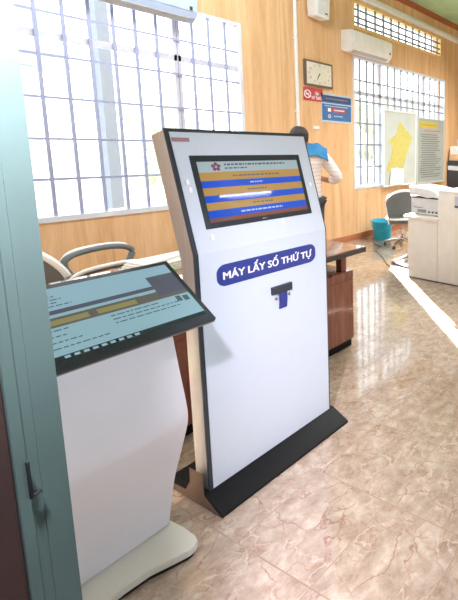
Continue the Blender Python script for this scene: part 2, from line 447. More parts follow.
# ================================================================== OUTSIDE
bm = B(); cube(bm, -10, 30, 5.2, 40, -.12, -.02); g = struct('ground_outside', bm, M['outground'])
bm = B(); cube(bm, 3.74, 3.90, 9.0, 9.2, -.02, 3.9)
p = obj('porch_post', bm, M['outpost']); tag(p, 'pale grey post standing outside beyond the left window', 'post')
h = thing('neighbour_building', 'pale building with blue-grey sloped roof outside left window', 'building', (2.6, 15, -.02))
bm = B(); cube(bm, -4, 2.4, 0, 5, 0, 3.0); obj('wall', bm, M['outwall'], h)
bm = B(); prism(bm, [(-4.4, 3.0), (2.9, 3.0), (2.0, 5.2), (-3.4, 5.2)], -.5, 5.5, 'y'); obj('roof', bm, M['outroof'], h)
def tree(x, y, hgt, r, label):
    t = thing('leafy_tree', label, 'tree', (x, y, -.02), 0, 'trees outside')
    bm = B(); tube(bm, [(0, 0, 0), (.05, 0, hgt*.4), (0, .05, hgt*.75)], [.09, .07, .04], 8); obj('trunk', bm, M['bark'], t, True)
    bm = B()
    for i in range(26):
        a = random.uniform(0, 2*PI); q = random.uniform(0, r); zz = random.uniform(-.9, .9)*r
        bmesh.ops.create_icosphere(bm, subdivisions=2, radius=r*random.uniform(.22, .42), matrix=At(q*math.cos(a), q*math.sin(a), hgt*.75+zz))
    for v in bm.verts: v.co += Vector((random.uniform(-1, 1), random.uniform(-1, 1), random.uniform(-1, 1)))*.05
    obj('crown', bm, M['leaf'], t)
tree(6.0, 11.6, 1.7, .85, 'pale green bush-like tree outside right part of left window')
tree(13.5, 11.5, 2.2, 1.3, 'pale green tree outside the right window')

# ================================================================== TICKET KIOSK
kx0, kx1 = .985, 1.622
K = thing('ticket_kiosk', 'tall white ticket machine with tilted screen and navy name badge', 'ticket machine', (1.30, 1.85, 0))
KI = Matrix.Translation((-1.30, -1.85, 0))
bm = B(); prism(bm, [(1.803, .055), (1.803, 1.10), (1.946, 1.592), (2.037, 1.566), (1.894, 1.065), (1.894, .055)], kx0+.001, kx1-.001, 'x', KI, bev=.004)
obj('housing', bm, M['silver'], K, True)
# edge trim frame round the front (dark), lower and upper
d = Vector((0, .143, .493)).normalized(); nrm = Vector((0, -d.z, d.y))
def UP(v): return Vector((v[0], 1.80, 1.10)) + d*v[2] + nrm*(-v[1])       # (x, -out, s)
TU = Matrix(((1, 0, 0, 0), (0, -nrm.y, d.y, 1.80), (0, -nrm.z, d.z, 1.10), (0, 0, 0, 1)))
TU = KI @ TU
TL = KI @ At(0, 1.80, 0)
bm = B()
prism(bm, [(1.798, .055), (1.798, 1.10), (1.942, 1.597), (1.949, 1.595), (1.806, 1.099), (1.806, .055)], kx0-.002, kx1+.002, 'x', KI)
obj('edge_trim', bm, M['slate'], K)
t = .013
bm = B()
prism(bm, [(1.7955, .068), (1.7955, 1.1005), (1.9355, 1.583), (1.9395, 1.582), (1.7995, 1.1), (1.7995, .068)], kx0+t, kx1-.006, 'x', KI)
obj('front_panel', bm, M['panel'], K)
bm = B()
prism(bm, [(1.685, .0), (1.685, .012), (1.795, .066), (1.90, .066), (1.925, .034), (2.085, .03), (2.085, .0)], .963, 1.645, 'x', KI, bev=.003)
obj('base', bm, M['black'], K, True)
bm = B(); prism(bm, [(1.72, .0), (1.80, .045), (1.80, .35), (1.893, .35), (1.893, .10), (1.93, .04), (2.084, .032), (2.084, 0)], .9605, .9635, 'x', KI)
bm2 = B(); prism(bm2, [(1.70, .004), (1.80, .06), (1.80, .16), (1.894, .16), (1.896, .09), (1.93, .04), (2.084, .033), (2.084, .004)], kx0-.0235, kx0-.0225, 'x', KI); bm.free()
obj('base_side', bm2, mat('brown_grey_metal', srgb(120, 100, 90), .4, metal=.3), K)
# screen
SC = obj('screen_bezel', (lambda b: (cube(b, 1.047, 1.556, -.010, .004, .095, .404, .004, TU), b)[1])(B()), M['blackgloss'], K, True)
mh, mtan, mblu = mat_screen('display_header_grey', srgb(176, 196, 202), .55), mat_screen('display_tan', srgb(188, 152, 88), .6), mat_screen('display_blue', srgb(40, 88, 205), .7)
mtask, mdt, mstar = mat_screen('display_taskbar_brown', srgb(142, 92, 78), .5), mat_screen('display_text_dark', srgb(104, 112, 130), .5), mat_screen('display_emblem_red', srgb(130, 78, 110), .6)
mwt = mat_screen('display_text_pale', srgb(170, 196, 240), .7)
x0, x1 = 1.066, 1.534; w = .0112
R = [(x0, x1, .330, .376, w, mh), (x0, x1, .294, .330, w, mtan), (x0, x1, .264, .294, w, mblu), (x0, x1, .231, .264, w, mtan), (x0, x1, .201, .231, w, mblu),
     (x0, x1, .169, .201, w, mtan), (x0, x1, .136, .169, w, mblu), (x0, x1, .118, .136, w, mtask)]
w2 = w+.0006
def greek(u0, u1, v, h, m, rng, w=w2):
    u = u0; out = []
    while u < u1:
        l = rng.uniform(.006, .02); out.append((u, min(u+l, u1), v-h/2, v+h/2, w, m)); u += l+.004
    return out
rg = random.Random(3)
R += greek(1.172, 1.462, .362, .008, mdt, rg) + greek(1.172, 1.27, .346, .006, mdt, rg)
R += greek(1.20, 1.42, .312, .006, mdt, rg) + greek(1.27, 1.33, .279, .006, mwt, rg) + greek(1.25, 1.34, .247, .006, mdt, rg)
R += greek(1.26, 1.36, .185, .006, mdt, rg) + greek(1.20, 1.40, .152, .007, mwt, rg) + greek(1.07, 1.16, .127, .006, mdt, rg)
dsp = quads('display', R, SC, TU)
bm = B()                                   # five petal round emblem in the header
for k5 in range(5):
    a = PI/2+k5*2*PI/5
    c = Vector((1.138+.012*math.cos(a), -w2, .353+.012*math.sin(a)))
    poly(bm, [c+Vector((.0085*math.cos(a+q), -0., .0085*math.sin(a+q))) for q in (0, 1.0, 2.2, PI, 4.1, 5.3)], TU)
obj('emblem', bm, mstar, dsp)
quads('maker_mark', greek(1.288, 1.312, .1065, .005, M['midgrey'], rg, .0106), SC, TU)
# small model strip at top left of the front
quads('maker_strip', [(.999, 1.063, .462, .478, .006, mat('grey_red_strip', srgb(134, 122, 128), .5)),] + greek(1.003, 1.058, .470, .007, M['textred'], rg, .0064), K, TU)
# small white marks modelled in place of glare spots around the screen
for (u, v) in ((1.018, .295), (1.022, .262), (1.060, .060), (1.385, .072), (1.585, .245)):
    bm = B(); cube(bm, u-.006, u+.006, -.012, -.004, v-.011, v+.011, .003, TU); obj('glare_mark', bm, M['white'], K, True)
# badge
bm = B(); pts = []
bx0, bx1, bz0, bz1, rr = 1.060, 1.5475, .946, 1.040, .036
for cx, cz, a0 in ((bx1-rr, bz0+rr, -90), (bx1-rr, bz1-rr, 0), (bx0+rr, bz1-rr, 90), (bx0+rr, bz0+rr, 180)):
    for k6 in range(7):
        a = math.radians(a0+15*k6); pts.append((cx+rr*math.cos(a), cz+rr*math.sin(a)))
prism(bm, pts, 1.7925, 1.796, 'y', KI)
bd = obj('name_badge', bm, M['navy'], K); bd['label'] = 'navy rounded badge with white lettering'
lettering('lettering', 'MÁY LẤY SỐ THỨ TỰ', .05, M['textwhite'], bd, KI @ At(1.3035, 1.7915, .996), bold=.0013, width=.437)
# ticket slot with hanging ticket
bm = B(); cube(bm, 1.296, 1.400, 1.782, 1.797, .838, .876, .003, KI); sl = obj('ticket_slot', bm, M['slate'], K, True)
bm = B(); prism(bm, [(1.786, .846), (1.7835, .845), (1.7855, .80), (1.790, .758), (1.793, .758), (1.788, .80)], 1.332, 1.373, 'x', KI); tk = obj('ticket_tongue', bm, M['navy'], sl)
for a_ in ((1.312, 1.322, .808, .822), (1.384, 1.392, .812, .824)):
    bm = B(); cube(bm, a_[0], a_[1], 1.788, 1.796, a_[2], a_[3], .002, KI); obj('guide_pin', bm, M['chrome'], sl, True)

# ================================================================== INFORMATION TABLET STAND
Tt = thing('information_kiosk', 'low white information kiosk with large flat touch screen beside door frame', 'information kiosk', (.63, 1.75, 0))
TI = Matrix.Translation((-.63, -1.75, 0))
front = [(1.80, .045), (1.744, .25), (1.693, .375), (1.640, .50), (1.622, .560), (1.627, .62), (1.655, .74), (1.679, .854), (1.705, .96), (1.72, 1.0)]
front = [(p.x, p.z) for p in smooth([(y, 0, z) for y, z in front], 5)]
back = [(y+.13, z+.015) for y, z in front]
bm = B(); prism(bm, front+back[::-1], .432, .832, 'x', TI)
obj('column', bm, M['tabletwhite'], Tt, True, 30)
# base plate outline with waisted front edge
out = [(.845, 1.81), (.850, 1.735), (.847, 1.66), (.838, 1.630), (.820, 1.616), (.800, 1.617), (.762, 1.632), (.70, 1.660), (.63, 1.668), (.56, 1.660), (.50, 1.632), (.46, 1.617), (.44, 1.616), (.422, 1.630), (.414, 1.66), (.41, 1.735), (.415, 1.81), (.43, 2.05), (.46, 2.08), (.80, 2.08), (.83, 2.05)]
bm = B(); prism(bm, out, .014, .042, 'z', TI, bev=.004); obj('base_plate', bm, mat('warm_white_base', srgb(206, 206, 196), .3, var=.02), Tt, True)
bm = B(); prism(bm, [(.63+(x-.63)*.97, 1.85+(y-1.85)*.97) for x, y in out], 0, .014, 'z', TI); obj('plinth', bm, M['black'], Tt)
A0 = Vector((0, 1.543, .93)); dt = Vector((0, .277, .167)).normalized(); nt = Vector((0, -dt.z, dt.y))
TT = TI @ Matrix(((1, 0, 0, 0), (0, -nt.y, dt.y, A0.y), (0, -nt.z, dt.z, A0.z), (0, 0, 0, 1)))
bm = B(); cube(bm, .34, .901, .0, .016, -.002, .326, .004, TT); hs = obj('screen_frame', bm, M['blackgloss'], Tt, True)
bm = B(); cube(bm, .345, .896, .018, .030, .004, .32, .004, TT); obj('screen_back', bm, M['black'], Tt, True)
bm = B(); cube(bm, .42, .84, .030, .075, .10, .28, .006, TT); obj('mounting_box', bm, M['tabletwhite'], Tt, True)
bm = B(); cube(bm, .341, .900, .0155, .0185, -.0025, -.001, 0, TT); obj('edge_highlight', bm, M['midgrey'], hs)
ta = mat_screen('page_pale_blue', srgb(132, 166, 178), .9, .1); tb = mat_screen('page_band_mauve', srgb(96, 100, 120), .5, .1); tcm = mat_screen('page_band_olive', srgb(110, 108, 106), .5, .1)
td = mat_screen('page_button_yellow', srgb(160, 152, 104), .5, .1); te = mat_screen('page_ink', srgb(84, 108, 122), .5, .1); tf = mat_screen('page_taskbar', srgb(44, 58, 66), .4, .1); tg = mat_screen('page_top', srgb(134, 166, 182), .9, .1)
X0, X1 = .357, .886; w = .0004
R = [(X0, X1, .217, .308, w, tg), (X0, X1, .200, .217, w, tb), (X0, X1, .188, .200, w, ta), (X0, X1, .150, .188, w, tcm), (X0, X1, .046, .150, w, ta), (X0, X1, .030, .046, w, tf)]
w2 = w+.0004
R += [(.805, X1, .165, .262, w2, tb)]
for u in (.40, .52, .64): R.append((u, u+.10, .158, .178, w2, td))
R.append((.755, .80, .186, .2, w2, ta))
for q in range(5): R += greek(.40, .40+rg.uniform(.12, .3), .285-q*.013, .004, te, rg, w2)
for q in range(4): R += greek(.42, .42+rg.uniform(.10, .24), .138-q*.022, .004, te, rg, w2)
for q in range(3): R += greek(.66, .66+rg.uniform(.08, .2), .136-q*.016, .004, te, rg, w2)
for q in range(9): R.append((.52+q*.02, .532+q*.02, .033, .042, w2, ta))
R += [(.84, .855, .12, .145, w2, te), (.86, .876, .115, .14, w2, te)]
quads('page_display', R, hs, TT)

# ================================================================== DESK behind the kiosks
Dk = thing('office_desk', 'reddish brown wooden desk with polished top behind the ticket machine', 'desk', (1.8, 2.75, 0))
DI = Matrix.Translation((-1.8, -2.75, 0))
bm = B(); cube(bm, 1.00, 2.47, 2.325, 3.12, .752, .757, .001, DI); obj('desktop', bm, M['desktop'], Dk)
bm = B(); cube(bm, 1.00, 2.475, 2.32, 3.125, .715, .752, .004, DI); obj('desktop_edge', bm, M['deskedge'], Dk, True)
for a, b in ((1.90, 2.35), (1.06, 1.42)):
    bm = B(); cube(bm, a, b, 2.335, 3.08, .06, .60, .004, DI); pd = obj('pedestal', bm, M['deskred'], Dk, True)
    bm = B(); cube(bm, a+.02, b-.01, 2.35, 3.07, 0, .06, 0, DI); obj('toe_plinth', bm, M['black'], pd)
    bm = B(); cube(bm, a+.012, b-.012, 2.327, 2.336, .07, .535, .002, DI); obj('door', bm, M['deskred'], pd, True)
    bm = B(); cube(bm, a+.004, b-.004, 2.330, 2.336, .545, .592, .002, DI); obj('rail', bm, M['deskred'], pd, True)
    for x in (a+.05, b-.05):
        for y in (2.40, 3.02):
            bm = B(); cube(bm, x-.025, x+.025, y-.025, y+.025, .60, .715, 0, DI); obj('riser_post', bm, M['deskred'], pd)
bm = B(); cube(bm, 1.42, 1.90, 3.04, 3.06, .25, .60, 0, DI); obj('modesty_panel', bm, M['deskred'], Dk)
# papers on the desk
ps = thing('paper_stack', 'tilted stack of white papers on the desk behind the touch screen', 'papers', (1.53, 2.98, .757), math.radians(4))
for i in range(4):
    box('sheet', M['paper'], ps, -.24+.012*i, .15+.008*i, -.13+.006*i, .12, .0+i*.012, .010+i*.012, .001)
bm = B(); tube(bm, [(-.24, -.1, .052), (.1, .0, .06), (.16, .1, .06)], .008, 6); obj('rolled_sheet', bm, M['paper'], ps, True)
gr = box('stapler_box', M['limegreen'], None, 1.335, 1.405, 2.76, 2.82, .757, .795, .008); gr.name = 'green_pad'
tag(gr, 'small lime green pad beside the white papers on desk', 'pad')
bm = B(); lathe(bm, [(0, 0), (.045, 0), (.047, .10), (.04, .125), (.0, .13)], seg=20)
cp = obj('white_jar', bm, M['white'], None, True); cp.location = (1.80, 3.045, .757); tag(cp, 'white jar on desk beside the left edge of ticket machine', 'jar')

# ================================================================== CHAIRS
def make_chair(label, loc, rz, group, arms=True, Wd=.23, fwd=0.):
    c = thing('shell_armchair', label, 'chair', loc, rz, group)      # faces local +Y
    # backrest : arched shell leaning back
    pts = []
    Ht = .42
    for i in range(25):
        a = PI*i/24; pts.append((Wd*math.cos(a), .20+(Ht-.20)*math.sin(a)))
    pts = [(Wd*.80, -.10)]+pts+[(-Wd*.80, -.10)]
    TB = At(0, -.20, .45) @ Matrix.Rotation(math.radians(10), 4, 'X')
    def curve(v):
        return Vector((v.x, v.y+1.1*v.x*v.x, v.z))
    bm = B(); vs = prism(bm, pts, -.018, .018, 'y')
    for v in bm.verts: v.co = TB @ curve(v.co)
    bk = obj('backrest', bm, M['chairgrey'], c, True)
    bm = B(); tube(bm, [TB @ curve(Vector((x, 0, z))) for x, z in pts], .019, 8); obj('backrest_rim', bm, M['chairwhite'], bk, True)
    # seat
    so = []
    for i in range(32):
        a = 2*PI*i/32; ca, sa = math.cos(a), math.sin(a)
        so.append((.24*math.copysign(abs(ca)**.6, ca), .02+.23*math.copysign(abs(sa)**.6, sa)))
    bm = B(); prism(bm, so, .43, .475, 'z', bev=.012); st = obj('seat', bm, M['chairgrey'], c, True)
    bm = B(); tube(bm, [(x*1.01, .02+(y-.02)*1.01, .435) for x, y in so], .016, 8, True); obj('seat_rim', bm, M['chairwhite'], st, True)
    for s in ((-1, 1) if arms else ()):
        loop = [(s*.225, -.17, .47), (s*.26, -.225, .62), (s*.27, -.17, .685), (s*.275, .02, .70), (s*.27, .16, .675), (s*.262, .20, .62), (s*.25, .12, .50), (s*.225, .08, .46)]
        if s < 0: loop = [(x, y+fwd, z) for x, y, z in loop]
        bm = B(); tube(bm, smooth(loop, 5), .021, 8); ar = obj('armrest', bm, M['chairgrey'], c, True)
        rim = [(s*.285, -.235, .61), (s*.295, -.17, .70), (s*.298, .02, .715), (s*.293, .165, .69), (s*.285, .212, .62)]
        if s < 0: rim = [(x, y+fwd, z) for x, y, z in rim]
        bm = B(); tube(bm, smooth(rim, 5), .014, 8); obj('armrest_rim', bm, M['chairwhite'], ar, True)
    bm = B(); lathe(bm, [(0, .08), (.03, .08), (.03, .26), (.022, .27), (.022, .43), (0, .43)], seg=16); obj('gas_column', bm, M['chrome'], c, True)
    for k5 in range(5):
        a = 2*PI*k5/5+.3
        bm = B(); tube(bm, [(0, 0, .095), (.14*math.cos(a), .14*math.sin(a), .085), (.27*math.cos(a), .27*math.sin(a), .062)], [.026, .022, .016], 8); lg = obj('leg', bm, M['chrome'], c, True)
        bm = B(); lathe(bm, [(0, -.011), (.024, -.011), (.026, 0), (.024, .011), (0, .011)], seg=14, T=At(.27*math.cos(a), .27*math.sin(a), .026) @ Matrix.Rotation(a+PI/2, 4, 'Z') @ Matrix.Rotation(PI/2, 4, 'X')); obj('caster', bm, M['dark'], lg, True)
    return c
make_chair('grey armchair with white rim and looped arms behind the low touch screen', (1.335, 3.72, 0), math.radians(-80), 'grey shell armchairs', fwd=.30)
make_chair('armless grey arched-back chair with white rim between bucket and white counter', (5.06, 4.02, 0), math.radians(-44), 'grey shell armchairs', False, .265)

# ================================================================== BUCKET
bk = thing('wash_bucket', 'turquoise plastic bucket on the floor by the back wall', 'bucket', (5.22, 4.56, 0))
bm = B(); lathe(bm, [(0, .012), (.115, .012), (.118, 0), (.125, 0), (.14, .14), (.158, .285), (.172, .29), (.174, .305), (.16, .31), (.15, .29), (.132, .14), (.115, .03), (0, .025)], seg=36)
obj('pail', bm, M['bucket'], bk, True)
bm = B(); tube(bm, [(.172*math.cos(a), .172*math.sin(a)-.03*math.sin((a-PI)), .285-.12*math.sin(a-PI)) for a in [PI+PI*i/14 for i in range(15)]], .006, 8); hd = obj('handle', bm, M['bucket'], bk, True)
hd.rotation_euler = (0, 0, math.radians(-52))

# ================================================================== COUNTER + PRINTER
Cn = thing('service_counter', 'cream two-level service counter at the right side of the room', 'counter', (4.2, 2.4, 0))
CI = Matrix.Translation((-4.2, -2.4, 0))
bm = B(); cube(bm, 3.888, 4.50, 2.62, 3.02, .0, .70, .004, CI); obj('low_cabinet', bm, M['counter'], Cn, True)
bm = B(); cube(bm, 3.868, 4.52, 2.61, 3.07, .70, .735, .005, CI); obj('low_top', bm, M['counter'], Cn, True)
bm = B(); cube(bm, 3.888, 4.50, 1.35, 2.615, .0, 1.03, .004, CI); obj('high_cabinet', bm, M['counter'], Cn, True)
bm = B(); cube(bm, 3.880, 4.62, 1.34, 2.605, 1.03, 1.055, .004, CI); obj('high_top', bm, M['white'], Cn, True)
bm = B(); cube(bm, 3.884, 3.889, 1.36, 3.01, .0, .012, 0, CI); obj('kick_strip', bm, M['deskedge'], Cn)
P = thing('laser_printer', 'white printer with raised cream lid on the low counter', 'printer', (4.17, 2.85, .735), 0)
box('printer_body', M['printer'], P, -.20, .20, -.20, .19, .012, .20, .010)
for x in (-.16, .16):
    for y in (-.15, .15): box('foot', M['dark'], P, x-.02, x+.02, y-.02, y+.02, 0, .014)
bm = B(); prism(bm, [(.215, .325), (.10, .318), (.0, .312), (-.10, .298), (-.15, .285), (-.19, .235), (-.205, .212), (-.12, .218), (-.05, .208), (.02, .216), (.10, .228), (.185, .222)], -.215, .20, 'x', bev=.003); obj('lid', bm, M['acwhite'], P, True)
box('lid_gap', M['dark'], P, -.207, .195, -.205, .185, .198, .214)
box('lid_edge_strip', M['dark'], P, -.212, -.10, -.212, -.203, .20, .27)
for i, y in enumerate((-.16, -.11, -.06)): box('button', M['dark'], P, -.205, -.199, y-.012, y+.012, .035, .055, .002)
box('output_slot', M['midgrey'], P, -.2035, -.199, .03, .15, .085, .092); box('control_strip', M['midgrey'], P, -.204, -.199, -.02, .10, .032, .068, .002)
nt_ = thing('posted_notice', 'small pale notice taped on the tall counter front, right edge', 'notice', (3.8865, 2.345, .90))
box('sheet', mat('pale_violet_paper', srgb(205, 210, 238), .7), nt_, -.002, 0, -.10, .055, .0, .10)
box('lower_bar', M['dark'], nt_, -.003, 0, -.10, .055, -.02, .0)

# ================================================================== MAP BOARD + NOTICE BOARD (leaning on window)
mb = thing('map_board', 'framed grey board with a yellow map, propped against right window', 'map board', (5.96, 4.80, .80))
MBI = At(-5.96, -4.80, -.80)
bm = B(); cube(bm, 5.535, 6.375, 4.795, 4.81, .80, 2.06, 0, MBI); obj('sheet', bm, M['board'], mb)
bm = B()
for a in ((5.52, 5.545, .79, 2.075), (6.365, 6.39, .79, 2.075)): cube(bm, a[0], a[1], 4.785, 4.815, a[2], a[3], .003, MBI)
for a in ((5.545, 6.365, .79, .815), (5.545, 6.365, 2.05, 2.075)): cube(bm, a[0], a[1], 4.785, 4.815, a[2], a[3], .003, MBI)
obj('frame', bm, M['white'], mb, True)
mp = [(5.9419, 1.8927), (6.1226, 1.7451), (6.2882, 1.6338), (6.1943, 1.4688), (6.1022, 1.2624), (6.0115, 1.059), (5.9216, 1.0916), (5.8555, 1.1228), (5.7691, 1.0545), (5.5813, 1.0345), (5.6434, 1.1855), (5.7271, 1.3521), (5.7484, 1.4921), (5.6444, 1.5182), (5.7066, 1.6024), (5.8551, 1.6771), (5.8766, 1.8045)]
bm = B(); prism(bm, mp, 4.793, 4.7952, 'y', MBI); obj('map_area', bm, M['mapyellow'], mb)
sh = thing('white_leaflet', 'white sheet leaning at the bottom of yellow map board', 'paper', (5.83, 4.765, .815))
bm = B(); prism(bm, [(-.19, 0), (.16, 0), (.20, .27), (-.12, .29)], -.002, .002, 'y', Matrix.Rotation(math.radians(-4), 4, 'X')); obj('sheet', bm, M['paper'], sh)
nb = thing('notice_board', 'grey framed notice board with yellow heading beside the map', 'notice board', (6.9, 4.80, .80))
NBI = At(-6.9, -4.80, -.80)
bm = B(); cube(bm, 6.435, 7.30, 4.795, 4.81, .80, 1.99, 0, NBI); obj('sheet', bm, M['board2'], nb)
bm = B()
for a in ((6.41, 6.44, .78, 2.01), (7.29, 7.32, .78, 2.01)): cube(bm, a[0], a[1], 4.785, 4.815, a[2], a[3], .003, NBI)
for a in ((6.44, 7.29, .78, .805), (6.44, 7.29, 1.985, 2.01)): cube(bm, a[0], a[1], 4.785, 4.815, a[2], a[3], .003, NBI)
obj('frame', bm, M['board'], nb, True)
quads('heading', [(6.50, 7.05, 1.83, 1.94, .003, M['headyellow'])] + [(6.54, 7.02, 1.872, 1.884, .004, M['textgrey'])], nb, NBI @ At(0, 4.795, 0))
R = [(6.62, 7.18, 1.765, 1.78, .003, M['textred'])]
z = 1.70
while z > .86:
    R += [(6.52+rg.uniform(0, .05), 7.22-rg.uniform(0, .25), z-.008, z+.008, .003, M['textgrey'])]; z -= .042
quads('printed_lines', R, nb, NBI @ At(0, 4.795, 0))

# ================================================================== WALL THINGS
ck = thing('wall_clock', 'rectangular wall clock with brown frame above the red sign', 'clock', (4.30, WY, 2.415))
box('frame', M['clockframe'], ck, -.225, .225, -.035, 0, -.165, .165, .006)
fc = box('dial', M['clockface'], ck, -.20, .20, -.039, -.034, -.14, .14, .001)
for hnum in range(1, 13):
    a = PI/2-hnum*PI/6
    lettering('numeral', str(hnum), .04, M['textgrey'], fc, At(.165*math.cos(a), -.0395, .115*math.sin(a)), extrude=.0003)
for ang, ln, wd in ((7.1*PI/6, .075, .008), (35*PI/30, .11, .005)):
    a = PI/2-ang; ux, uz = math.cos(a), math.sin(a)
    bm = B(); prism(bm, [(-uz*wd, ux*wd), (ux*ln, uz*ln), (uz*wd, -ux*wd), (-ux*.015, -uz*.015)], -.043, -.041, 'y'); obj('clock_hand', bm, M['dark'], ck)
rs = thing('red_sign', 'small red prohibition sign with white lettering below the clock', 'sign', (4.213, WY, 2.14))
box('plate', M['signred'], rs, -.15, .16, -.006, 0, -.085, .085)
bm = B(); tube(bm, [(-.088+.048*math.cos(2*PI*i/20), -.007, .048*math.sin(2*PI*i/20)) for i in range(20)], .008, 6, True)
tube(bm, [(-.122, -.007, .034), (-.054, -.007, -.034)], .006, 6); cube(bm, -.115, -.065, -.008, -.006, -.008, .008); obj('prohibition_symbol', bm, M['textwhite'], rs)
lettering('lettering', 'CẤM\nHÚT THUỐC', .05, M['textwhite'], rs, At(.062, -.007, 0), bold=.001, width=.165, height=.12)
bs = thing('blue_sign', 'blue rules sign with pale border beside the right window', 'sign', (4.62, WY, 1.99))
box('border', M['signpale'], bs, -.275, .275, -.006, 0, -.20, .195)
quads('face', [(-.262, .262, -.175, .17, .0068, M['signblue']), (-.262, .262, .085, .17, .0076, M['signnavy']), (-.262, .262, .052, .068, .0078, M['signpale']),
               (-.13, .15, -.055, .0, .0078, M['signred'])] + greek(-.22, .2, .026, .014, M['signpale'], rg, .0078) + greek(-.06, .13, -.027, .018, M['textwhite'], rg, .0086)
      + greek(-.06, .10, -.11, .016, M['signpale'], rg, .0078) + greek(-.2, .2, .125, .02, M['midgrey'], rg, .0084), bs)
bm = B(); cube(bm, -.165, -.115, -.0095, -.006, -.052, -.002, .004); obj('symbol', bm, M['textwhite'], bs)
bm = B(); tube(bm, [(-.14+.02*math.cos(2*PI*i/14), -.0095, -.115+.02*math.sin(2*PI*i/14)) for i in range(14)], .006, 6, True); obj('symbol', bm, M['textwhite'], bs)
sk = thing('wall_speaker', 'white wall speaker mounted above the clock', 'speaker', (4.24, WY, 3.12))
bm = B(); prism(bm, [(-.10, .0), (.10, -.01), (.125, .34), (-.115, .34)], -.19, -.03, 'y', bev=.012); obj('cabinet', bm, M['acwhite'], sk, True)
bm = B(); prism(bm, [(-.075, .03), (.078, .022), (.10, .30), (-.09, .30)], -.195, -.19, 'y'); obj('grille', bm, M['printer'], sk)
box('badge', M['dark'], sk, .03, .07, -.199, -.194, .045, .062); box('bracket', M['midgrey'], sk, -.03, .03, -.03, 0, .10, .22)

def ac_unit(label, x0, z0, z1, m, ln=.85):
    a = thing('air_conditioner', label, 'air conditioner', (x0, WY, z0), 0, 'split air conditioners')
    hh = z1-z0
    prof = [(0, .03), (-.06, .0), (-.12, .0), (-.175, .035), (-.205, .09), (-.21, hh-.04), (-.19, hh), (0, hh)]
    bm = B(); prism(bm, prof, 0, ln, 'x', bev=.008); bd = obj('casing', bm, m, a, True)
    bm = B(); cube(bm, .025, ln-.025, -.213, -.205, .095, hh-.02, .004); obj('front_cover', bm, m, a, True)
    bm = B(); prism(bm, [(-.115, -.004), (-.178, .030), (-.174, .036), (-.112, .004)], .06, ln-.06, 'x'); obj('vent', bm, M['acvent'], a)
    box('indicator', M['dark'], a, ln-.075, ln-.05, -.217, -.212, .10, .135, .002)
    return a
ac_unit('white air conditioner below the high narrow window', 4.715, 2.80, 3.10, M['acwhite'])
ac_unit('pale bluish air conditioner overlapping top edge of the left window', 1.865, 2.645, 2.945, M['acblue'])

# ================================================================== CABINET at the far right
cb = thing('dark_cabinet', 'dark grey cabinet with white band at the far right wall', 'cabinet', (7.9, 4.56, 0))
box('carcass', M['dark'], cb, -.40, .40, -.25, .26, 0, 1.20, .006)
box('drawer_band', M['printer'], cb, -.407, .40, -.255, .255, 1.0, 1.09, .004); box('door', M['black'], cb, -.38, .38, -.258, -.25, .05, .95, .004)
bm = B(); tube(bm, [(-.1, -.275, .80), (.1, -.275, .80)], .008); obj('handle', bm, M['chrome'], cb, True)
wc = box('wooden_tray', M['deskred'], None, 7.52, 8.2, 4.33, 4.80, 1.20, 1.33, .004); wc.data.materials[0] = M['wall']
tag(wc, 'tan wooden tray lying on the dark cabinet under the white files', 'tray')
for i in range(7):
    y = 4.335+i*.066
    b_ = box('white_box_file', M['paper'], None, 7.53, 7.80, y, y+.058, 1.33, 1.49+.012*(i % 2), .004); b_.name = 'box_file'
    tag(b_, 'white upright box file in the row on the wooden tray', 'file box', 'white box files on the tray')
bm = B(); lathe(bm, [(0, 0), (.07, 0), (.075, .01), (.075, .13), (.065, .145), (0, .145)], seg=24); pr = obj('white_tub', bm, M['white'], None, True); pr.location = (7.65, 4.60, 1.502)
tag(pr, 'round white tub on top of the white box files', 'tub')

# ================================================================== FLOOR CABLE + FRAME
bm = B(); tube(bm, smooth([(5.30, 4.80, .008), (5.05, 4.60, .006), (4.87, 4.39, .006), (4.80, 4.24, .006), (4.62, 4.16, .006), (4.50, 4.00, .006), (4.36, 3.80, .006), (4.15, 3.55, .006), (4.05, 3.34, .006)], 8), .006, 6)
tag(obj('floor_cable', bm, M['cable'], sm=True), 'thin dark cable winding over the tiles from the bucket', 'cable')
fr = thing('metal_frame', 'white and grey metal frame lying on floor beside counter', 'frame', (4.35, 3.40, 0))
for nm, m_, a_, b_ in (('rail', 'white', (-.12, .13), (.22, .17)), ('rail', 'midgrey', (-.12, .13), (-.20, -.17)), ('rail', 'white', (-.20, -.17), (.14, -.15)), ('rail', 'midgrey', (.22, .17), (.14, -.15)), ('rail', 'midgrey', (-.15, .02), (.19, .04))):
    bm = B(); tube(bm, [(a_[0], a_[1], .022), (b_[0], b_[1], .022)], .018, 8); obj(nm, bm, M[m_], fr, True)

# ================================================================== PERSON (seen from behind)
def skin(name, joints, bones, m, parent, root=0, sub=2):
    me = bpy.data.meshes.new(name); me.from_pydata([j[0] for j in joints], bones, []); me.update()
    o = bpy.data.objects.new(name, me); COL.objects.link(o)
    md = o.modifiers.new('skin', 'SKIN'); md.use_smooth_shade = True
    sv = me.skin_vertices[0].data
    for i, j in enumerate(joints):
        r = j[1]; sv[i].radius = r if isinstance(r, tuple) else (r, r); sv[i].use_root = (i == root)
    if sub: s_ = o.modifiers.new('sub', 'SUBSURF'); s_.levels = sub; s_.render_levels = sub
    dg = bpy.context.evaluated_depsgraph_get(); dg.update()
    m2 = bpy.data.meshes.new_from_object(o.evaluated_get(dg)); m2.name = name
    bpy.data.objects.remove(o)
    m2.materials.clear(); m2.materials.append(m)
    for p_ in m2.polygons: p_.use_smooth = True
    o = bpy.data.objects.new(name, m2); COL.objects.link(o); o.parent = parent; return o
PR = thing('person', 'person in pale striped shirt seen from behind, blue cloth over shoulder', 'person', (3.335, 3.98, 0), math.radians(-28))
J = []; Bn = []
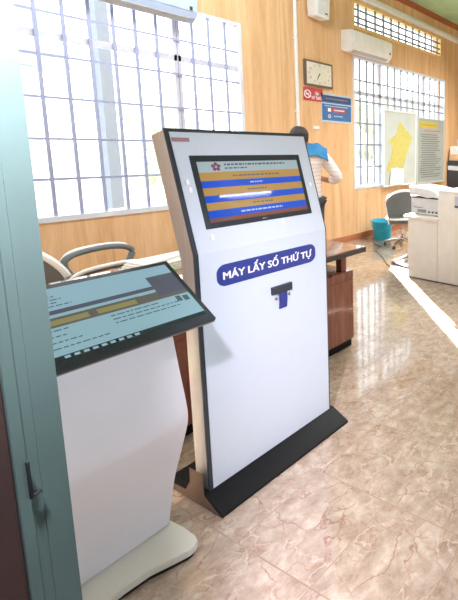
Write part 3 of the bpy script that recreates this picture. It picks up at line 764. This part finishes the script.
def jt(co, r, par=None):
    J.append((Vector(co), r)); i = len(J)-1
    if par is not None: Bn.append((par, i))
    return i
pel = jt((0, 0, .93), (.15, .105)); ab = jt((0, .01, 1.08), (.135, .10), pel); ch = jt((0, 0, 1.26), (.155, .11), ab)
up_ = jt((0, -.005, 1.37), (.12, .085), ch); nk = jt((0, .0, 1.445), (.052, .055), up_); nk2 = jt((0, .015, 1.49), (.05, .055), nk)
HX = -.05
h1 = jt((HX*.8, .025, 1.545), (.068, .082), nk2); h2 = jt((HX, .02, 1.60), (.074, .092), h1); h3 = jt((HX, .012, 1.648), (.05, .065), h2)
def hand(w, dirv, side, spread):
    dirv = Vector(dirv).normalized(); spread = Vector(spread).normalized()
    palm = jt(J[w][0]+dirv*.05, (.034, .018), w); kn = jt(J[w][0]+dirv*.085, (.036, .016), palm)
    nrm_ = dirv.cross(spread)
    for k4, ln in enumerate((.070, .082, .076, .058)):
        o_ = spread*(.027-.018*k4)
        a = jt(J[kn][0]+o_+dirv*.012, .0095, kn); b = jt(J[kn][0]+o_+dirv*(.012+ln*.5)+nrm_*.008*side, .009, a); jt(J[kn][0]+o_+dirv*(.012+ln*.9)+nrm_*.03*side, .0075, b)
    a = jt(J[palm][0]+spread*.042+dirv*.0, .011, palm); jt(J[palm][0]+spread*.06+dirv*.04+nrm_*.012*side, .009, a)
# right arm: elbow out, forearm brought forward
sR = jt((.165, -.005, 1.385), .062, up_); eR = jt((.335, -.05, 1.125), .043, sR); eR2 = jt((.285, .09, 1.08), .037, eR); wR = jt((.13, .245, 1.12), (.028, .024), eR2)
hand(wR, (-.75, .6, .25), 1, (0, .2, 1))
sL = jt((-.165, -.005, 1.385), .062, up_); eL = jt((-.27, .02, 1.13), .043, sL); wL = jt((-.20, .22, 1.02), (.028, .024), eL)
hand(wL, (.4, .9, -.05), -1, (.2, .1, 1))
for s in (-1, 1):
    hp = jt((s*.095, 0, .86), .095, pel); kn = jt((s*.105, .015, .50), .062, hp); cf = jt((s*.108, -.015, .35), .055, kn); an = jt((s*.11, -.02, .09), .038, cf)
    hl = jt((s*.11, -.045, .04), .034, an); jt((s*.118, .12, .032), (.04, .026), hl)
body = skin('body', J, Bn, M['skin'], PR)
# face details joined to the head as small meshes
bm = B(); bmesh.ops.create_uvsphere(bm, u_segments=12, v_segments=8, radius=1., matrix=At(HX, .118, 1.565) @ Matrix.Diagonal((.014, .022, .024, 1))); obj('nose', bm, M['skin'], PR, True)
for s in (-1, 1):
    bm = B(); bmesh.ops.create_uvsphere(bm, u_segments=12, v_segments=8, radius=1., matrix=At(HX+s*.077, .012, 1.572) @ Matrix.Diagonal((.011, .022, .032, 1))); obj('ear', bm, M['skin'], PR, True)
    bm = B(); bmesh.ops.create_uvsphere(bm, u_segments=10, v_segments=6, radius=.011, matrix=At(HX+s*.03, .104, 1.592)); obj('eye', bm, M['dark'], PR, True)
bm = B(); cube(bm, HX-.024, HX+.024, .096, .106, 1.528, 1.537, .003); obj('mouth', bm, M['textred'], PR, True)
bm = B(); bmesh.ops.create_uvsphere(bm, u_segments=28, v_segments=18, radius=1.)
for v in list(bm.verts):
    c = v.co.copy()
    if -.97 < c.z < 0:
        q = 1/math.sqrt(max(.05, 1-c.z*c.z)); q = 1+(q-1)*.75; c.x *= q; c.y *= q
    lim = -.8 if c.y < .1 else (.28 if c.y > .45 else -.1)
    v.co = Vector((HX+c.x*.092, .012+c.y*.108, 1.598+max(c.z, lim)*.092))
for v in bm.verts: v.co += Vector((random.uniform(-1, 1), random.uniform(-1, 1), random.uniform(-1, 1)))*.002
obj('hair', bm, M['hair'], PR, True)
# shirt
J = []; Bn = []
a = jt((0, .005, .83), (.195, .135)); b = jt((0, .01, .95), (.185, .132), a); c = jt((0, .01, 1.10), (.165, .122), b); d_ = jt((0, 0, 1.27), (.185, .128), c); e = jt((0, -.005, 1.375), (.145, .100), d_); f = jt((0, .003, 1.445), (.066, .068), e)
for s, el, fo in ((1, (.335, -.05, 1.125), (.285, .085, 1.085)), (-1, (-.27, .02, 1.13), (-.25, .08, 1.10))):
    s1 = jt((s*.17, -.005, 1.385), .078, e); s2 = jt(el, .064, s1); jt(fo, .060, s2)
shirt = skin('shirt', J, Bn, M['shirt'], PR)
J = []; Bn = []
a = jt((0, 0, .93), (.158, .118)); 
for s in (-1, 1):
    hp = jt((s*.092, 0, .84), .108, a); kn = jt((s*.105, .012, .50), .082, hp); jt((s*.11, -.01, .085), .074, kn)
skin('trousers', J, Bn, M['trousers'], PR)
for s in (-1, 1):
    J = []; Bn = []
    a = jt((s*.11, -.05, .045), .044); b = jt((s*.113, .04, .045), .046, a); jt((s*.118, .14, .036), .036, b)
    skin('shoe', J, Bn, M['dark'], PR)
# blue cloth draped over the right shoulder and upper back
bm = B(); nu, nv = 14, 10; gv = {}
for i in range(nu+1):
    for j_ in range(nv+1):
        u = i/nu; v_ = j_/nv
        x = .012+.205*u+.008*math.sin(v_*5)
        top = 1.482-.035*u-.16*max(0, u-.5)**1.3
        y = .085-.21*v_
        z = top+.024+.058*u-(.36*max(0, abs(v_-.45)-.16)**1.12)-.02*u*v_+.006*math.sin(u*11+v_*4)
        gv[i, j_] = bm.verts.new((x, y, z))
for i in range(nu):
    for j_ in range(nv): bm.faces.new((gv[i, j_], gv[i+1, j_], gv[i+1, j_+1], gv[i, j_+1]))
bmesh.ops.recalc_face_normals(bm, faces=bm.faces[:])
bmesh.ops.solidify(bm, geom=bm.faces[:], thickness=.012)
obj('shoulder_cloth', bm, M['bluecloth'], PR, True)

tl = thing('tube_lamp', 'short white tube lamp on the inner side of the front wall', 'lamp', (1.88, .96, 1.70))
box('holder', M['white'], tl, -.135, .20, -.002, .02, -.02, .02, .003)
bm = B(); tube(bm, [(-.19, .04, 0), (.15, .04, 0)], .0065, 12); obj('tube', bm, mat('tube_glow', (1, 1, 1, 1), .4, emit=(1, .98, .95, 1), es=26.), tl, True)
for x in (-.12, .16): box('end_cap', M['white'], tl, x-.008, x+.008, .015, .032 if x < 0 else .055, -.012, .012, .002)

# ================================================================== LIGHT
W = bpy.data.worlds.new('overcast_sky'); S.world = W; W.use_nodes = True
nt = W.node_tree; nt.nodes.clear()
o = nt.nodes.new('ShaderNodeOutputWorld'); bg = nt.nodes.new('ShaderNodeBackground'); tc = nt.nodes.new('ShaderNodeTexCoord'); sp = nt.nodes.new('ShaderNodeSeparateXYZ'); rp = nt.nodes.new('ShaderNodeValToRGB')
nt.links.new(tc.outputs['Generated'], sp.inputs[0]); nt.links.new(sp.outputs[2], rp.inputs[0]); nt.links.new(rp.outputs[0], bg.inputs[0]); nt.links.new(bg.outputs[0], o.inputs[0])
rp.color_ramp.elements[0].color = (1, .985, .96, 1); rp.color_ramp.elements[1].color = (.86, .93, 1, 1)
bg.inputs[1].default_value = 6.0
def area(name, loc, target, sx, sy, energy, col=(1, 1, 1), spread=None, portal=False):
    l = bpy.data.lights.new(name, 'AREA'); l.shape = 'RECTANGLE'; l.size = sx; l.size_y = sy; l.energy = energy; l.color = col
    if spread is not None: l.spread = spread
    if portal: l.cycles.is_portal = True
    ob = bpy.data.objects.new(name, l); COL.objects.link(ob); ob.location = loc
    dv = (Vector(target)-Vector(loc)).normalized(); ob.rotation_euler = dv.to_track_quat('-Z', 'Y').to_euler(); return ob
for i, (a, b, c, d__) in enumerate(ops):
    area('window_portal', ((a+b)/2, WY+.21, (c+d__)/2), ((a+b)/2, 0, (c+d__)/2), b-a, d__-c, 1, portal=True)
area('ceiling_fill', (6.0, 2.4, 3.85), (5.6, 2.9, 0), 3.6, 1.4, 165, (1, .97, .93), spread=math.radians(110))  # added room fill from above, not a known ceiling fixture
area('corridor_fill', (1.0, -1.3, 1.75), (1.15, 1.8, 1.0), 1.2, .7, 12, (.85, .93, 1), spread=math.radians(80))  # added fill that brightens the kiosk front from the camera side
area('side_fill', (-.9, 2.9, 1.7), (1.2, 2.6, .8), 1.2, 1.2, 24, (1, .94, .88))  # added warm fill for the kiosk side facing left
area('left_beam', (-.9, 3.15, 1.15), (.98, 1.93, .40), .15, .8, 1.1, (1, .76, .56), spread=math.radians(5))
area('wall_fill', (2.0, 3.2, 3.7), (1.9, 4.85, 1.4), 2.2, .4, 72, (.92, .95, 1))  # added fill that lifts the window wall, no fixture there
# low sun falling through the right window onto the tiles
sd = Vector((.589, .808, .47)); hit = Vector((3.55, 2.52, 0)); 
area('sun_beam', hit+sd*9.5, hit, .15, 1.75, 1500, (1, .97, .9), spread=math.radians(1.0))
# added spot imitating lens flare on the upper door frame
l = bpy.data.lights.new('flare_spot', 'SPOT'); l.energy = 420; l.spot_size = math.radians(120); l.spot_blend = 1.; l.color = (1, .89, 1); l.shadow_soft_size = .05
ob = bpy.data.objects.new('flare_spot', l); COL.objects.link(ob); ob.location = (.11, .64, 2.04)
ob.rotation_euler = (Vector((.12, .8, 1.75))-Vector(ob.location)).to_track_quat('-Z', 'Y').to_euler()

# ================================================================== CAMERA (off-centre crop of a wider photograph)
cam = bpy.data.cameras.new('camera'); co = bpy.data.objects.new('camera', cam); COL.objects.link(co); S.camera = co
FPX, PPX, PPY, HC = 421.0, 517.45, 201.89, 1.5879
yaw, pit, rol = math.radians(66.85), math.radians(7.79), math.radians(2.28)
fw = Vector((math.sin(yaw)*math.cos(pit), math.cos(yaw)*math.cos(pit), -math.sin(pit)))
rt = Vector((math.cos(yaw), -math.sin(yaw), 0)); upv = rt.cross(fw)
r2 = rt*math.cos(rol)+upv*math.sin(rol); u2 = upv*math.cos(rol)-rt*math.sin(rol)
Mx = Matrix((r2, u2, -fw)).transposed().to_4x4(); Mx.translation = (0, 0, HC); co.matrix_world = Mx
cam.sensor_fit = 'VERTICAL'; cam.sensor_height = 36.; cam.lens = FPX/600*36.
cam.shift_x = (229-PPX)/600; cam.shift_y = -(300-PPY)/600
cam.clip_start = .02; cam.clip_end = 200

S.view_settings.view_transform = 'Standard'; S.view_settings.look = 'None'; S.view_settings.exposure = 0.; S.view_settings.gamma = 1.
S.cycles.use_denoising = True
S.cycles.max_bounces = 8; S.cycles.diffuse_bounces = 5; S.cycles.transparent_max_bounces = 12
S.cycles.sample_clamp_indirect = 6.
